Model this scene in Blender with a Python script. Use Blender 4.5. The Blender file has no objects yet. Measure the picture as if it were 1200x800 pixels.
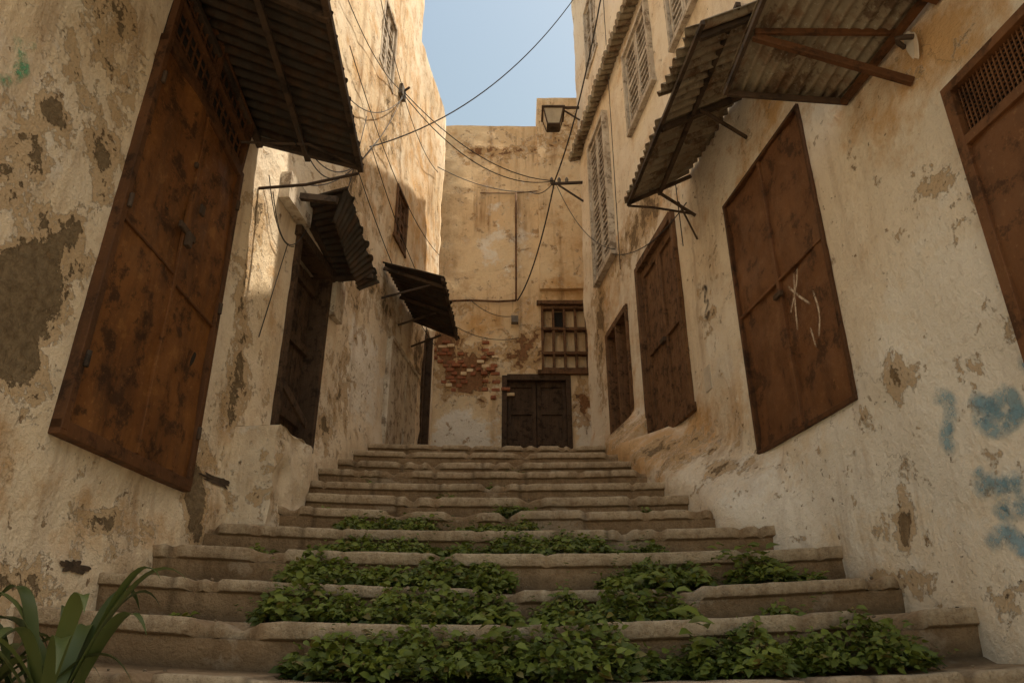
import bpy, math, random
from mathutils import Vector, noise, Matrix
random.seed(7)
R=random.random
def rr(a,b): return a+(b-a)*random.random()
scene=bpy.context.scene
COL=scene.collection

# ------------------------------------------------------------ node helpers
def new_mat(name):
    m=bpy.data.materials.new(name); m.use_nodes=True
    nt=m.node_tree; nt.nodes.clear()
    out=nt.nodes.new('ShaderNodeOutputMaterial')
    b=nt.nodes.new('ShaderNodeBsdfPrincipled')
    nt.links.new(b.outputs[0],out.inputs[0])
    return m,nt,b,out
def L(nt,a,b): nt.links.new(a,b)
def math_(nt,op,a,b=None,clamp=False):
    n=nt.nodes.new('ShaderNodeMath'); n.operation=op; n.use_clamp=clamp
    for i,x in enumerate((a,b)):
        if x is None: continue
        if isinstance(x,(int,float)): n.inputs[i].default_value=x
        else: L(nt,x,n.inputs[i])
    return n.outputs[0]
def mapped(nt,scale=(1,1,1),src=None):
    g=nt.nodes.new('ShaderNodeNewGeometry').outputs['Position'] if src is None else src
    if scale==(1,1,1): return g
    mp=nt.nodes.new('ShaderNodeMapping'); mp.inputs['Scale'].default_value=scale
    L(nt,g,mp.inputs['Vector']); return mp.outputs[0]
def noise_(nt,scale,detail=6,rough=.6,vec=None,dist=0.):
    n=nt.nodes.new('ShaderNodeTexNoise'); n.inputs['Scale'].default_value=scale
    n.inputs['Detail'].default_value=detail; n.inputs['Roughness'].default_value=rough
    n.inputs['Distortion'].default_value=dist
    L(nt,vec if vec is not None else mapped(nt),n.inputs['Vector']); return n.outputs[0]
def ramp(nt,fac,p0,p1,c0=(0,0,0,1),c1=(1,1,1,1)):
    n=nt.nodes.new('ShaderNodeValToRGB')
    if p0>p1: p0,p1,c0,c1=p1,p0,c1,c0
    n.color_ramp.elements[0].position=p0; n.color_ramp.elements[1].position=p1
    n.color_ramp.elements[0].color=c0; n.color_ramp.elements[1].color=c1
    L(nt,fac,n.inputs[0]); return n.outputs[0]
def mixc(nt,fac,a,b,mode='MIX'):
    n=nt.nodes.new('ShaderNodeMix'); n.data_type='RGBA'; n.blend_type=mode
    if isinstance(fac,(int,float)): n.inputs[0].default_value=fac
    else: L(nt,fac,n.inputs[0])
    for i,x in ((6,a),(7,b)):
        if isinstance(x,tuple): n.inputs[i].default_value=(x[0],x[1],x[2],1)
        else: L(nt,x,n.inputs[i])
    return n.outputs[2]
def bump(nt,b,h,strength,dist=.02):
    n=nt.nodes.new('ShaderNodeBump'); n.inputs['Strength'].default_value=strength
    n.inputs['Distance'].default_value=dist
    L(nt,h,n.inputs['Height']); L(nt,n.outputs[0],b.inputs['Normal'])

# ------------------------------------------------------------ materials
def plaster(name,ca,cb,stain,under,peelbase=.0,streak=.6,thincol=((.64,.45,.26),(.42,.29,.16))):
    m,nt,b,out=new_mat(name)
    at=nt.nodes.new('ShaderNodeAttribute'); at.attribute_name='msk'
    sp=nt.nodes.new('ShaderNodeSeparateColor'); L(nt,at.outputs['Color'],sp.inputs[0])
    peelA,ochA,whA=sp.outputs[0],sp.outputs[1],sp.outputs[2]
    n_big=noise_(nt,.9,4,.6); n_mid=noise_(nt,3.3,7,.70,dist=.1); n_f=noise_(nt,26,5,.75)
    c=mixc(nt,ramp(nt,n_big,.38,.62),ca,cb)
    c=mixc(nt,math_(nt,'MULTIPLY',ramp(nt,n_mid,.50,.66),.6),c,stain)
    oc=math_(nt,'ADD',ochA,math_(nt,'MULTIPLY',math_(nt,'SUBTRACT',n_mid,.5),1.6))
    oc=ramp(nt,oc,.33,.72)
    c=mixc(nt,math_(nt,'MULTIPLY',oc,.85),c,(.64,.38,.16))
    wh=ramp(nt,math_(nt,'ADD',whA,math_(nt,'MULTIPLY',math_(nt,'SUBTRACT',n_mid,.5),1.4)),.36,.50)
    c=mixc(nt,math_(nt,'MULTIPLY',wh,.9),c,(.92,.86,.76))
    sv=noise_(nt,6,4,.65,vec=mapped(nt,(1,1,.07)))
    sk=math_(nt,'MULTIPLY',ramp(nt,sv,.50,.68),ramp(nt,n_big,.42,.60))
    c=mixc(nt,math_(nt,'MULTIPLY',sk,streak),c,(.30,.165,.075))
    c=mixc(nt,math_(nt,'MULTIPLY',ramp(nt,n_f,.54,.80),.4),c,(.42,.29,.17))
    pn=noise_(nt,5.5,9,.74,dist=.15)
    pl=math_(nt,'ADD',peelA,math_(nt,'MULTIPLY',math_(nt,'SUBTRACT',pn,.5),2.0))
    pl=math_(nt,'ADD',pl,peelbase)
    thin=ramp(nt,pl,.24,.26); deep=ramp(nt,pl,.45,.475)
    edge=math_(nt,'SUBTRACT',ramp(nt,pl,.20,.24),thin)
    c=mixc(nt,math_(nt,'MULTIPLY',thin,.75),c,mixc(nt,n_f,thincol[0],thincol[1]))
    und=mixc(nt,ramp(nt,n_f,.35,.7),under,(under[0]*.45,under[1]*.42,under[2]*.4))
    c=mixc(nt,deep,c,und)
    c=mixc(nt,math_(nt,'MULTIPLY',edge,.6),c,(.94,.88,.78))
    chip=math_(nt,'MULTIPLY',ramp(nt,noise_(nt,15,4,.65,dist=.1),.66,.675),ramp(nt,n_big,.42,.5))
    c=mixc(nt,math_(nt,'MULTIPLY',chip,.75),c,(.24,.15,.075))
    vc=nt.nodes.new('ShaderNodeTexVoronoi'); vc.feature='DISTANCE_TO_EDGE'; vc.inputs['Scale'].default_value=.9
    nn=nt.nodes.new('ShaderNodeTexNoise'); nn.inputs['Scale'].default_value=4; nn.inputs['Detail'].default_value=5
    nn.inputs['Roughness'].default_value=.65
    L(nt,mapped(nt),nn.inputs['Vector'])
    va=nt.nodes.new('ShaderNodeVectorMath'); va.operation='MULTIPLY_ADD'
    L(nt,nn.outputs['Color'],va.inputs[0]); va.inputs[1].default_value=(.5,.5,.5); L(nt,mapped(nt),va.inputs[2])
    L(nt,va.outputs[0],vc.inputs['Vector'])
    crk=math_(nt,'MULTIPLY',ramp(nt,vc.outputs['Distance'],.001,.005,(1,1,1,1),(0,0,0,1)),ramp(nt,n_mid,.47,.56))
    c=mixc(nt,math_(nt,'MULTIPLY',crk,.6),c,(.2,.13,.07))
    L(nt,c,b.inputs['Base Color']); b.inputs['Roughness'].default_value=.93
    b.inputs['Specular IOR Level'].default_value=.15
    h=math_(nt,'MULTIPLY',n_mid,.5)
    h=math_(nt,'ADD',h,math_(nt,'MULTIPLY',n_f,.5))
    h=math_(nt,'SUBTRACT',h,math_(nt,'MULTIPLY',thin,.16))
    h=math_(nt,'SUBTRACT',h,math_(nt,'MULTIPLY',deep,.5))
    h=math_(nt,'SUBTRACT',h,math_(nt,'MULTIPLY',chip,.25))
    bump(nt,b,h,1.,.03)
    return m
M_left=plaster('plaster_left',(.90,.79,.635),(.83,.68,.48),(.62,.44,.27),(.27,.20,.12),.04,.75)
M_right=plaster('plaster_right',(.91,.82,.69),(.85,.73,.57),(.68,.51,.34),(.34,.24,.14),.0,.5)
M_back=plaster('plaster_back',(.86,.69,.46),(.79,.58,.35),(.55,.35,.18),(.34,.18,.09),.06,1.,((.60,.39,.20),(.40,.24,.11)))

def rustmetal(name,c1,c2,c3,rough=.55,scl=1.,streak=(1,1,.15),bs=.25,dk=.5,sa=.75,hi=.3):
    m,nt,b,out=new_mat(name)
    n1=noise_(nt,2.2*scl,5,.65); n2=noise_(nt,7*scl,8,.74,dist=.1); n3=noise_(nt,50*scl,3,.6)
    sv=noise_(nt,9*scl,4,.65,vec=mapped(nt,streak))
    c=mixc(nt,ramp(nt,n1,.35,.65),c1,c2)
    c=mixc(nt,math_(nt,'MULTIPLY',ramp(nt,sv,.48,.66),sa),c,c3)
    c=mixc(nt,math_(nt,'MULTIPLY',ramp(nt,n2,.52,.60),.8),c,(c3[0]*dk,c3[1]*dk,c3[2]*dk))
    c=mixc(nt,math_(nt,'MULTIPLY',ramp(nt,n2,.42,.36,(0,0,0,1),(1,1,1,1)),hi),c,(min(1,c1[0]*1.4),min(1,c1[1]*1.6),min(1,c1[2]*1.7)))
    c=mixc(nt,math_(nt,'MULTIPLY',ramp(nt,n3,.62,.7),.3),c,(min(1,c1[0]*2),min(1,c1[1]*2.4),min(1,c1[2]*3)))
    L(nt,c,b.inputs['Base Color'])
    L(nt,ramp(nt,n2,.3,.7,(rough-.12,)*3+(1,),(min(1,rough+.25),)*3+(1,)),b.inputs['Roughness'])
    b.inputs['Specular IOR Level'].default_value=.3
    bump(nt,b,math_(nt,'ADD',n2,math_(nt,'MULTIPLY',n3,.4)),bs,.012)
    return m
M_rust=rustmetal('rusty_door_paint',(.215,.088,.025),(.135,.052,.016),(.07,.030,.012),.5,1,(1,1,.22),.3,.45,.7,.45)
M_rustF=rustmetal('rusty_frame',(.13,.055,.021),(.09,.039,.016),(.055,.026,.012),.6)
M_rustR=rustmetal('rusty_shutter_paint',(.190,.084,.034),(.150,.064,.026),(.095,.042,.019),.5,1,(1,1,.3),.3,.55,.5,.35)
M_dark=rustmetal('dark_rusted_iron',(.06,.042,.03),(.09,.055,.033),(.035,.025,.018),.7)
M_corr=rustmetal('corrugated_sheet',(.31,.27,.20),(.22,.18,.125),(.17,.09,.045),.6)
M_corrD=rustmetal('corrugated_sheet_dark',(.05,.04,.031),(.032,.026,.02),(.075,.04,.02),.7)
M_wood=rustmetal('old_brown_wood',(.19,.10,.048),(.14,.07,.032),(.07,.036,.018),.75,1.6,(6,6,.25),.5)
M_woodD=rustmetal('dark_wood',(.10,.06,.035),(.07,.042,.025),(.04,.025,.015),.8,1.6,(6,6,.25),.5)
M_pale=rustmetal('pale_peeling_panel',(.64,.57,.47),(.54,.46,.35),(.32,.22,.14),.85,1.2,(1,1,.3),.5)
M_louv=rustmetal('louver_paint',(.60,.54,.46),(.50,.43,.35),(.32,.24,.17),.75,1.5,(1,1,.4),.3)
M_grey=rustmetal('grey_metal',(.20,.18,.15),(.14,.12,.10),(.10,.06,.04),.5,2)
M_brick=rustmetal('red_brick',(.44,.17,.08),(.33,.11,.05),(.27,.13,.08),.9,3,(1,1,1),.8)

def simple(name,c,rough=.8,n=8,var=.35,bs=.2):
    m,nt,b,out=new_mat(name)
    q=noise_(nt,n,5,.65)
    L(nt,mixc(nt,ramp(nt,q,.3,.7),c,(c[0]*(1-var),c[1]*(1-var),c[2]*(1-var))),b.inputs['Base Color'])
    b.inputs['Roughness'].default_value=rough
    bump(nt,b,q,bs,.01); return m
M_black=simple('unlit_interior',(.02,.016,.012),.9)
M_hollow=simple('hole_shade_brown',(.10,.065,.038),.95,20,.7,.8)  # dark brown that paints the shade of wall holes
M_cable=simple('cable_rubber',(.03,.024,.02),.6)
M_ground=simple('ground_dirt',(.45,.37,.27),.95,3)
M_stone=simple('rubble_stone',(.30,.22,.14),.95,12,.6,.6)
M_white=simple('white_plastic',(.7,.62,.52),.5)
M_glass=simple('lamp_glass',(.55,.46,.33),.25)

def stairmat():
    m,nt,b,out=new_mat('worn_stone')
    at=nt.nodes.new('ShaderNodeAttribute'); at.attribute_name='msk'
    sp=nt.nodes.new('ShaderNodeSeparateColor'); L(nt,at.outputs['Color'],sp.inputs[0])
    n1=noise_(nt,2.2,5,.65); n2=noise_(nt,18,7,.76); n3=noise_(nt,80,3,.65)
    c=mixc(nt,ramp(nt,n1,.36,.64),(.46,.32,.19),(.33,.215,.12))
    c=mixc(nt,math_(nt,'MULTIPLY',ramp(nt,n2,.44,.66),.6),c,(.20,.125,.068))
    e=math_(nt,'MULTIPLY',sp.outputs[0],ramp(nt,math_(nt,'ADD',n2,math_(nt,'MULTIPLY',n1,.5)),.6,.9,(1,1,1,1),(.3,.3,.3,1)))
    c=mixc(nt,math_(nt,'MULTIPLY',e,.85),c,(.68,.55,.39))
    c=mixc(nt,math_(nt,'MULTIPLY',ramp(nt,n1,.58,.62),.5),c,(.62,.50,.36))
    st=noise_(nt,5,4,.7,vec=mapped(nt,(1,1,.12)))
    c=mixc(nt,math_(nt,'MULTIPLY',ramp(nt,st,.52,.68),.45),c,(.15,.095,.05))
    c=mixc(nt,math_(nt,'MULTIPLY',sp.outputs[1],.8),c,(.09,.06,.034))  # painted shadow under nosings and in step creases, plus the dark stone joints
    c=mixc(nt,math_(nt,'MULTIPLY',ramp(nt,n3,.55,.72),.5),c,(.17,.11,.06))
    L(nt,c,b.inputs['Base Color']); b.inputs['Roughness'].default_value=.92
    b.inputs['Specular IOR Level'].default_value=.15
    h=math_(nt,'ADD',n2,math_(nt,'MULTIPLY',n3,.35))
    bump(nt,b,h,1.,.022); return m
M_stair=stairmat()

def leafmat(name,dark,light,rough=.5):
    m,nt,b,out=new_mat(name)
    at=nt.nodes.new('ShaderNodeAttribute'); at.attribute_name='msk'
    sp=nt.nodes.new('ShaderNodeSeparateColor'); L(nt,at.outputs['Color'],sp.inputs[0])
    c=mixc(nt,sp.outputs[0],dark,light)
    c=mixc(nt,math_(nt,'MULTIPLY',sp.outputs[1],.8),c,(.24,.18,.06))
    L(nt,c,b.inputs['Base Color']); b.inputs['Roughness'].default_value=rough
    b.inputs['Specular IOR Level'].default_value=.3
    t=nt.nodes.new('ShaderNodeBsdfTranslucent'); L(nt,c,t.inputs[0])
    mx=nt.nodes.new('ShaderNodeMixShader'); mx.inputs[0].default_value=.25
    L(nt,b.outputs[0],mx.inputs[1]); L(nt,t.outputs[0],mx.inputs[2]); L(nt,mx.outputs[0],out.inputs[0])
    return m
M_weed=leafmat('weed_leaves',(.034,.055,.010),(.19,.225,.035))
M_agave=leafmat('strap_leaves',(.035,.055,.018),(.12,.15,.045),.4)

def paintmat(name,c,lo,hi,sc=14):
    m,nt,b,out=new_mat(name)
    b.inputs['Base Color'].default_value=(*c,1); b.inputs['Roughness'].default_value=.85
    tr=nt.nodes.new('ShaderNodeBsdfTransparent'); mx=nt.nodes.new('ShaderNodeMixShader')
    at=nt.nodes.new('ShaderNodeAttribute'); at.attribute_name='msk'
    sp=nt.nodes.new('ShaderNodeSeparateColor'); L(nt,at.outputs['Color'],sp.inputs[0])
    f=math_(nt,'MULTIPLY',ramp(nt,noise_(nt,sc,6,.75),lo,hi),math_(nt,'POWER',sp.outputs[0],.9))
    L(nt,f,mx.inputs[0]); L(nt,tr.outputs[0],mx.inputs[1]); L(nt,b.outputs[0],mx.inputs[2]); L(nt,mx.outputs[0],out.inputs[0])
    return m
M_blue=paintmat('blue_spray_paint',(.25,.42,.52),.36,.66)
M_chalk=paintmat('white_scratch_paint',(.66,.55,.43),.3,.55,30)
M_blk=paintmat('black_spray_paint',(.06,.045,.035),.3,.55)
M_teal=paintmat('green_spray_paint',(.12,.40,.22),.42,.6)

# ------------------------------------------------------------ mesh builder
def empty(name):
    o=bpy.data.objects.new(name,None); COL.objects.link(o); o.empty_display_size=.2; return o
class MB:
    def __init__(s): s.v=[];s.f=[];s.mi=[];s.sm=[];s.col=[];s.dc=(0,0,0,1)
    def addv(s,p,c=None): s.v.append(tuple(p)); s.col.append(c or s.dc); return len(s.v)-1
    def face(s,ids,mi=0,smooth=False): s.f.append(ids); s.mi.append(mi); s.sm.append(smooth)
    def hexa(s,pts,mi=0):
        i=[s.addv(p) for p in pts]
        for q in ((0,3,2,1),(4,5,6,7),(0,1,5,4),(1,2,6,5),(2,3,7,6),(3,0,4,7)): s.face([i[k] for k in q],mi)
    def box(s,P,t0,t1,z0,z1,o0,o1,mi=0,skew=0):
        s.hexa([P(t0,z0,o0),P(t1,z0,o0),P(t1,z1,o0+skew),P(t0,z1,o0+skew),P(t0,z0,o1),P(t1,z0,o1),P(t1,z1,o1+skew),P(t0,z1,o1+skew)],mi)
    def sheet(s,P,t0,t1,z0,z1,o0,o1,nu,nv,amp,mi=0,seed=0,fr=3.):
        g=[]
        for j in range(nv+1):
            row=[]
            for i in range(nu+1):
                t=t0+(t1-t0)*i/nu; z=z0+(z1-z0)*j/nv
                e=amp*noise.noise(Vector((t*fr,z*fr,seed)))+amp*.4*noise.noise(Vector((t*fr*3,z*fr*3,seed+5)))
                row.append(s.addv(P(t,z,o1+e)))
            g.append(row)
        for j in range(nv):
            for i in range(nu): s.face([g[j][i],g[j][i+1],g[j+1][i+1],g[j+1][i]],mi,True)
        rim=[(i,0) for i in range(nu)]+[(nu,j) for j in range(nv)]+[(i,nv) for i in range(nu,0,-1)]+[(0,j) for j in range(nv,0,-1)]
        bk=[];fr_=[]
        for (i,j) in rim:
            t=t0+(t1-t0)*i/nu; z=z0+(z1-z0)*j/nv
            bk.append(s.addv(P(t,z,o0))); fr_.append(s.addv(s.v[g[j][i]]))
        n=len(rim)
        for k in range(n): s.face([fr_[k],bk[k],bk[(k+1)%n],fr_[(k+1)%n]],mi)
    def tube(s,pts,r,mi=0,seg=8,cap=True):
        pts=[Vector(p) for p in pts]; rings=[]
        for k,p in enumerate(pts):
            d=(pts[min(k+1,len(pts)-1)]-pts[max(k-1,0)]).normalized()
            a=Vector((0,0,1)) if abs(d.z)<.9 else Vector((1,0,0))
            u=d.cross(a).normalized(); w=d.cross(u)
            rk=r[k] if isinstance(r,(list,tuple)) else r
            rings.append([s.addv(p+u*math.cos(2*math.pi*i/seg)*rk+w*math.sin(2*math.pi*i/seg)*rk) for i in range(seg)])
        for k in range(len(pts)-1):
            for i in range(seg): s.face([rings[k][i],rings[k][(i+1)%seg],rings[k+1][(i+1)%seg],rings[k+1][i]],mi,True)
        if cap: s.face(rings[0][::-1],mi); s.face(rings[-1],mi)
    def beam(s,a,b,w,h,mi=0,up=(0,0,1)):
        a=Vector(a);b=Vector(b);d=(b-a).normalized();u=d.cross(Vector(up)).normalized();v=u.cross(d)
        s.hexa([a-u*w/2-v*h/2,a+u*w/2-v*h/2,a+u*w/2+v*h/2,a-u*w/2+v*h/2,b-u*w/2-v*h/2,b+u*w/2-v*h/2,b+u*w/2+v*h/2,b-u*w/2+v*h/2],mi)
    def done(s,name,mats,parent=None,bevel=0,solid=0):
        me=bpy.data.meshes.new(name); me.from_pydata(s.v,[],s.f)
        for m in mats: me.materials.append(m)
        me.polygons.foreach_set('material_index',s.mi); me.polygons.foreach_set('use_smooth',s.sm)
        ca=me.color_attributes.new('msk','FLOAT_COLOR','POINT')
        flat=[x for c in s.col for x in c]; ca.data.foreach_set('color',flat)
        me.update()
        o=bpy.data.objects.new(name,me); COL.objects.link(o)
        if parent: o.parent=parent
        if bevel:
            b=o.modifiers.new('bevel','BEVEL'); b.width=bevel; b.segments=2; b.limit_method='ANGLE'
        if solid:
            b=o.modifiers.new('solid','SOLIDIFY'); b.thickness=solid
        return o

def sst(x,a,b):
    t=max(0,min(1,(x-a)/(b-a))); return t*t*(3-2*t)
# ------------------------------------------------------------ terrain profile
RIS=.17; TRD=.373; D0=2.33; H0=-.05
def ground(y):
    n=(y-D0)/TRD
    if n>11: return H0+11*RIS+(y-(D0+11*TRD))*.14
    return H0+max(n,-10)*RIS
# ------------------------------------------------------------ walls
class Wall:
    def __init__(s,kind):
        s.kind=kind; s.damp=[]
        if kind=='L': s.b=.118; s.a=-2.133; l=math.hypot(1,s.b); s.n=Vector((1/l,-s.b/l,0))
        if kind=='R': s.b=-.145; s.a=2.093; l=math.hypot(1,s.b); s.n=Vector((-1/l,s.b/l,0))
        if kind=='B': s.n=Vector((0,-1,0))
    def P(s,t,z,off=0):
        if s.kind=='B': b=Vector((t,9.5,z))
        else: b=Vector((s.a+s.b*t,t,z))
        return b+s.n*off
    def disp(s,t,z):
        sd={'L':1.3,'R':7.7,'B':13.1}[s.kind]
        lo=.035*noise.noise(Vector((t*.7,z*.7,sd)))+.022*noise.noise(Vector((t*2.1,z*2.1,sd+3)))
        hi=.010*noise.noise(Vector((t*6,z*6,sd+9)))+.006*noise.noise(Vector((t*14,z*14,sd+2)))
        k=1
        for (a,b,c,d) in s.damp:
            dx=max(a-t,0,t-b); dz=max(c-z,0,z-d); k=min(k,sst(math.hypot(dx,dz),0,.18))
        d=lo*k+hi*(.35+.65*k)
        g=ground(t) if s.kind!='B' else 2.2
        if s.kind=='R':
            f=.27*sst(t,3.55,4.3)*(1-sst(t,6.5,7.0))
            q=1-sst(z-g,.0,.38)
            d+=f*q+.03*(1-sst(z-g,.0,.5))
            d+=.03*math.exp(-((t-2.95)/.16)**2-((z-1.16)/.10)**2)
        if s.kind=='L':
            d+=.04*(1-sst(z-g,0,.35))
        return d
    def S(s,t,z,off=0): return s.P(t,z,s.disp(t,z)+off)
def axis(a,b,stepfn,marks):
    xs=[a]; 
    while xs[-1]<b: xs.append(xs[-1]+stepfn(xs[-1]))
    xs[-1]=b
    for m in marks:
        if a<m<b:
            xs=[x for x in xs if abs(x-m)>.016 or x in (a,b)]+[m]
    return sorted(set(xs))
def wall_mesh(name,W,t0,t1,z0,z1,tstep,zstep,holes,maskfn,parent,mat,flip=False,lift=0):
    ts=axis(t0,t1,tstep,[h[0] for h in holes]+[h[1] for h in holes])
    zs=axis(z0,z1,zstep,[h[2] for h in holes]+[h[3] for h in holes])
    mb=MB(); nt_,nz=len(ts),len(zs)
    g=[[None]*nt_ for _ in range(nz)]
    for j,z in enumerate(zs):
        for i,t in enumerate(ts):
            g[j][i]=mb.addv(W.P(t,z,W.disp(t,z)+lift),maskfn(t,z))
    def hole(i,j):
        if i<0 or j<0 or i>=nt_-1 or j>=nz-1: return .5
        tc=(ts[i]+ts[i+1])/2; zc=(zs[j]+zs[j+1])/2
        for h in holes:
            if h[0]<tc<h[1] and h[2]<zc<h[3]: return h[4]
        return 0
    for j in range(nz-1):
        for i in range(nt_-1):
            if hole(i,j): continue
            q=[g[j][i],g[j][i+1],g[j+1][i+1],g[j+1][i]]
            mb.face(q[::-1] if flip else q,0,True)
            for (di,dj,a,b) in ((-1,0,(i,j),(i,j+1)),(1,0,(i+1,j+1),(i+1,j)),(0,-1,(i+1,j),(i,j)),(0,1,(i,j+1),(i+1,j+1))):
                dep=hole(i+di,j+dj)
                if dep:
                    ids=[]
                    for (ii,jj) in (a,b): ids.append(mb.addv(mb.v[g[jj][ii]],mb.col[g[jj][ii]]))
                    for (ii,jj) in (b,a): ids.append(mb.addv(W.P(ts[ii],zs[jj],-dep),mb.col[g[jj][ii]]))
                    mb.face(ids if flip else ids[::-1],0)
    return mb.done(name,[mat],parent)

WL,WR,WB=Wall('L'),Wall('R'),Wall('B')
WL.damp=[(2.7,3.75,.85,3.5),(4.6,5.27,1.45,2.92),(7,8.1,2,3.15),(6.9,7.35,4.4,5.05)]
WR.damp=[(1.3,2.25,.9,2.1),(3.23,4.22,1.15,2.9),(5.1,6.1,1.7,3.45),(6.5,7.25,2,3.3),(6.7,7.45,4,6),(5.2,5.95,5,6),(4.1,4.7,4.9,6)]
WB.damp=[(-.15,.85,2.2,3.7),(.4,1.2,3.7,4.85)]
def blobs(lst):
    def f(t,z):
        s=0
        for (a,b,ra,rb,k) in lst:
            q=((t-a)/ra)**2+((z-b)/rb)**2
            if q<6: s+=k*math.exp(-q)
        return min(s,1)
    return f
peelL=blobs([(2.44,1.30,.17,.30,.8),(2.50,1.05,.12,.2,.45),(2.30,2.03,.07,.07,.8),(2.63,2.1,.10,.15,.35),(2.58,1.62,.1,.12,.38),(3.82,.82,.10,.25,.75),
  (3.2,.55,.25,.12,.35),(2.1,.5,.2,.2,.4),(2.45,2.75,.2,.25,.3),(4.1,1.5,.15,.4,.35),(4.0,2.7,.15,.2,.4),(5.5,1.7,.15,.2,.45),(6.0,3.2,.4,.4,.35),(5.6,4.2,.5,.6,.4),(6.9,3.5,.5,.2,.5),(8.3,3.4,.3,.5,.5),(6.4,5.6,.5,.8,.35),(2.7,.25,.3,.12,.4),(2.2,1.75,.15,.2,.3),(2.5,2.4,.4,.5,.18),(3.95,1.9,.1,.5,.3),(5.8,2.2,.3,.4,.3)])
ochL=blobs([(6.2,4.8,1.6,1.6,.5),(8.3,5.5,1.,2.,.5),(4.2,2.2,.3,.6,.4),(2.2,2.6,.7,.7,.25),(3.4,.6,.8,.25,.4),(6.5,7.5,2,1.5,.35),(2.35,.6,.5,.4,.3),(3.9,1.2,.2,.5,.3)])
whL=blobs([(6.2,2.5,.7,.7,.6),(4.1,1.7,.3,.5,.4),(7.7,2.6,1.,.6,.45),(2.3,1.9,.7,.9,.35),(2.9,.4,.6,.4,.2)])
peelR=blobs([(3.08,.50,.05,.09,.85),(2.88,1.13,.10,.10,.45),(2.7,1.2,.06,.05,.35),(4.4,1.1,.2,.12,.4),(5.4,1.5,.6,.10,.4),(4.9,1.3,.4,.1,.35),(6.3,1.9,.3,.2,.4),(4.6,2.3,.2,.4,.25),(6.3,3.9,.6,.3,.45),(5.6,3.9,.4,.3,.4),(7.5,3.5,.3,.8,.5),(2.3,.2,.3,.1,.3),(3.3,.3,.5,.06,.4),(3.2,.9,.5,.4,.08),(2.5,1.7,.3,.3,.1)])
ochR=blobs([(5.4,1.5,1.3,.35,.8),(6.6,2.,1,.5,.55),(3.4,3.1,1.2,.35,.55),(2.6,2.45,.6,.3,.45),(5.2,3.9,1.2,.6,.55),(7.2,3.5,.9,1.5,.55),(2.2,2.3,.5,.3,.45),(6.2,6.5,2,.8,.3),(3.4,.35,.8,.12,.35)])
whR=blobs([(3.3,.8,1.4,.6,.6),(2.4,1.4,.6,.6,.45),(5,7.5,3,1.2,.5),(4.6,2.0,.4,.6,.4)])
peelB=blobs([(-.6,3.75,.35,.35,.75),(-.95,4.3,.2,.4,.6),(.2,4.1,.3,.35,.45),(-.3,7.6,.8,.2,.4),(.9,8,.4,.4,.3),(1.0,3.3,.15,.3,.5)])
ochB=blobs([(-.2,6.2,1.2,1.6,.1),(.9,6.5,.4,2,.3),(-.5,4.4,.8,.5,.55),(.4,3.9,.4,.3,.55),(-.2,7.8,1.2,.3,.3),(.7,5.1,.5,.3,.5)])
whB=blobs([(-.7,2.8,.5,.45,.9),(1.0,3.0,.2,.5,.8),(0,6.6,.8,.8,.3),(-.3,5.6,.8,.6,.35)])
def mk(p,o,w): return lambda t,z:(p(t,z),o(t,z),w(t,z),1)
ts=lambda x: .04 if x>1.7 else .2
zs=lambda z: .04 if -.3<z<4.6 else (.09 if z>0 else .3)

left=empty('weathered_house'); right=empty('weathered_house'); back=empty('weathered_house')
wall_mesh('plaster_wall',WL,1.3,9.1,-2.4,9.6,ts,zs,
  [(4.6,5.27,1.45,2.92,.2),(6.9,7.35,4.4,5.05,.12),(8.5,8.92,1.9,4.0,.3),(7.5,9.2,7.9,9.7,.5),(5.9,6.4,6.0,6.9,.15)],mk(peelL,ochL,whL),left,M_left)
wall_mesh('plaster_wall',WR,.8,8.1,-2.4,9.9,ts,zs,
  [(.7,4.15,8.35,10,.5),(3.23,4.22,1.155,2.90,.07),(5.12,6.08,1.74,3.45,.12),(6.5,7.25,1.95,3.28,.14),(6.72,7.42,4.05,5.95,.12),(5.2,5.93,5.0,6.0,.12),(4.1,4.7,4.9,6.0,.12),(6.9,7.4,7.2,8.3,.12)],  # near roofline, out of view, cut low to let sun onto the left wall
  mk(peelR,ochR,whR),right,M_right,flip=True)
wall_mesh('plaster_wall',WB,-2.2,4.5,1.2,8.13,lambda x:.05,lambda z:.05,
  [(-.12,.80,1.9,3.68,.12),(.42,1.15,3.77,4.80,.12)],mk(peelB,ochB,whB),back,M_back)
wall_mesh('projecting_upper_wall',WB,.413,2.6,5.05,8.64,lambda x:.05,lambda z:.05,[],mk(peelB,ochB,whB),back,M_back,lift=.08)
def body(name,W,t0,t1,z0,z1,d0,d1,parent,mats):
    mb=MB(); mb.box(W.P,t0,t1,z0,z1,-d1,-d0,0); return mb.done(name,mats,parent)
body('rear_block',WL,1.32,7.48,-2.4,9.58,.45,6,left,[M_left])
body('rear_block',WL,7.5,9.08,-2.4,7.88,.45,6,left,[M_left])
body('rear_block',WR,.82,4.13,-2.4,8.33,.45,4,right,[M_right])
body('rear_block',WR,4.14,8.08,-2.4,9.88,.45,4,right,[M_right])
body('lane_sun_blocker',WR,8.083,9.9,-2.4,9.7,.9,6,right,[M_right])  # unseen block added to keep sun off the far end of the left wall
body('rear_block',WB,-2.18,4.48,-2.4,8.11,.45,5,back,[M_back])

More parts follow.
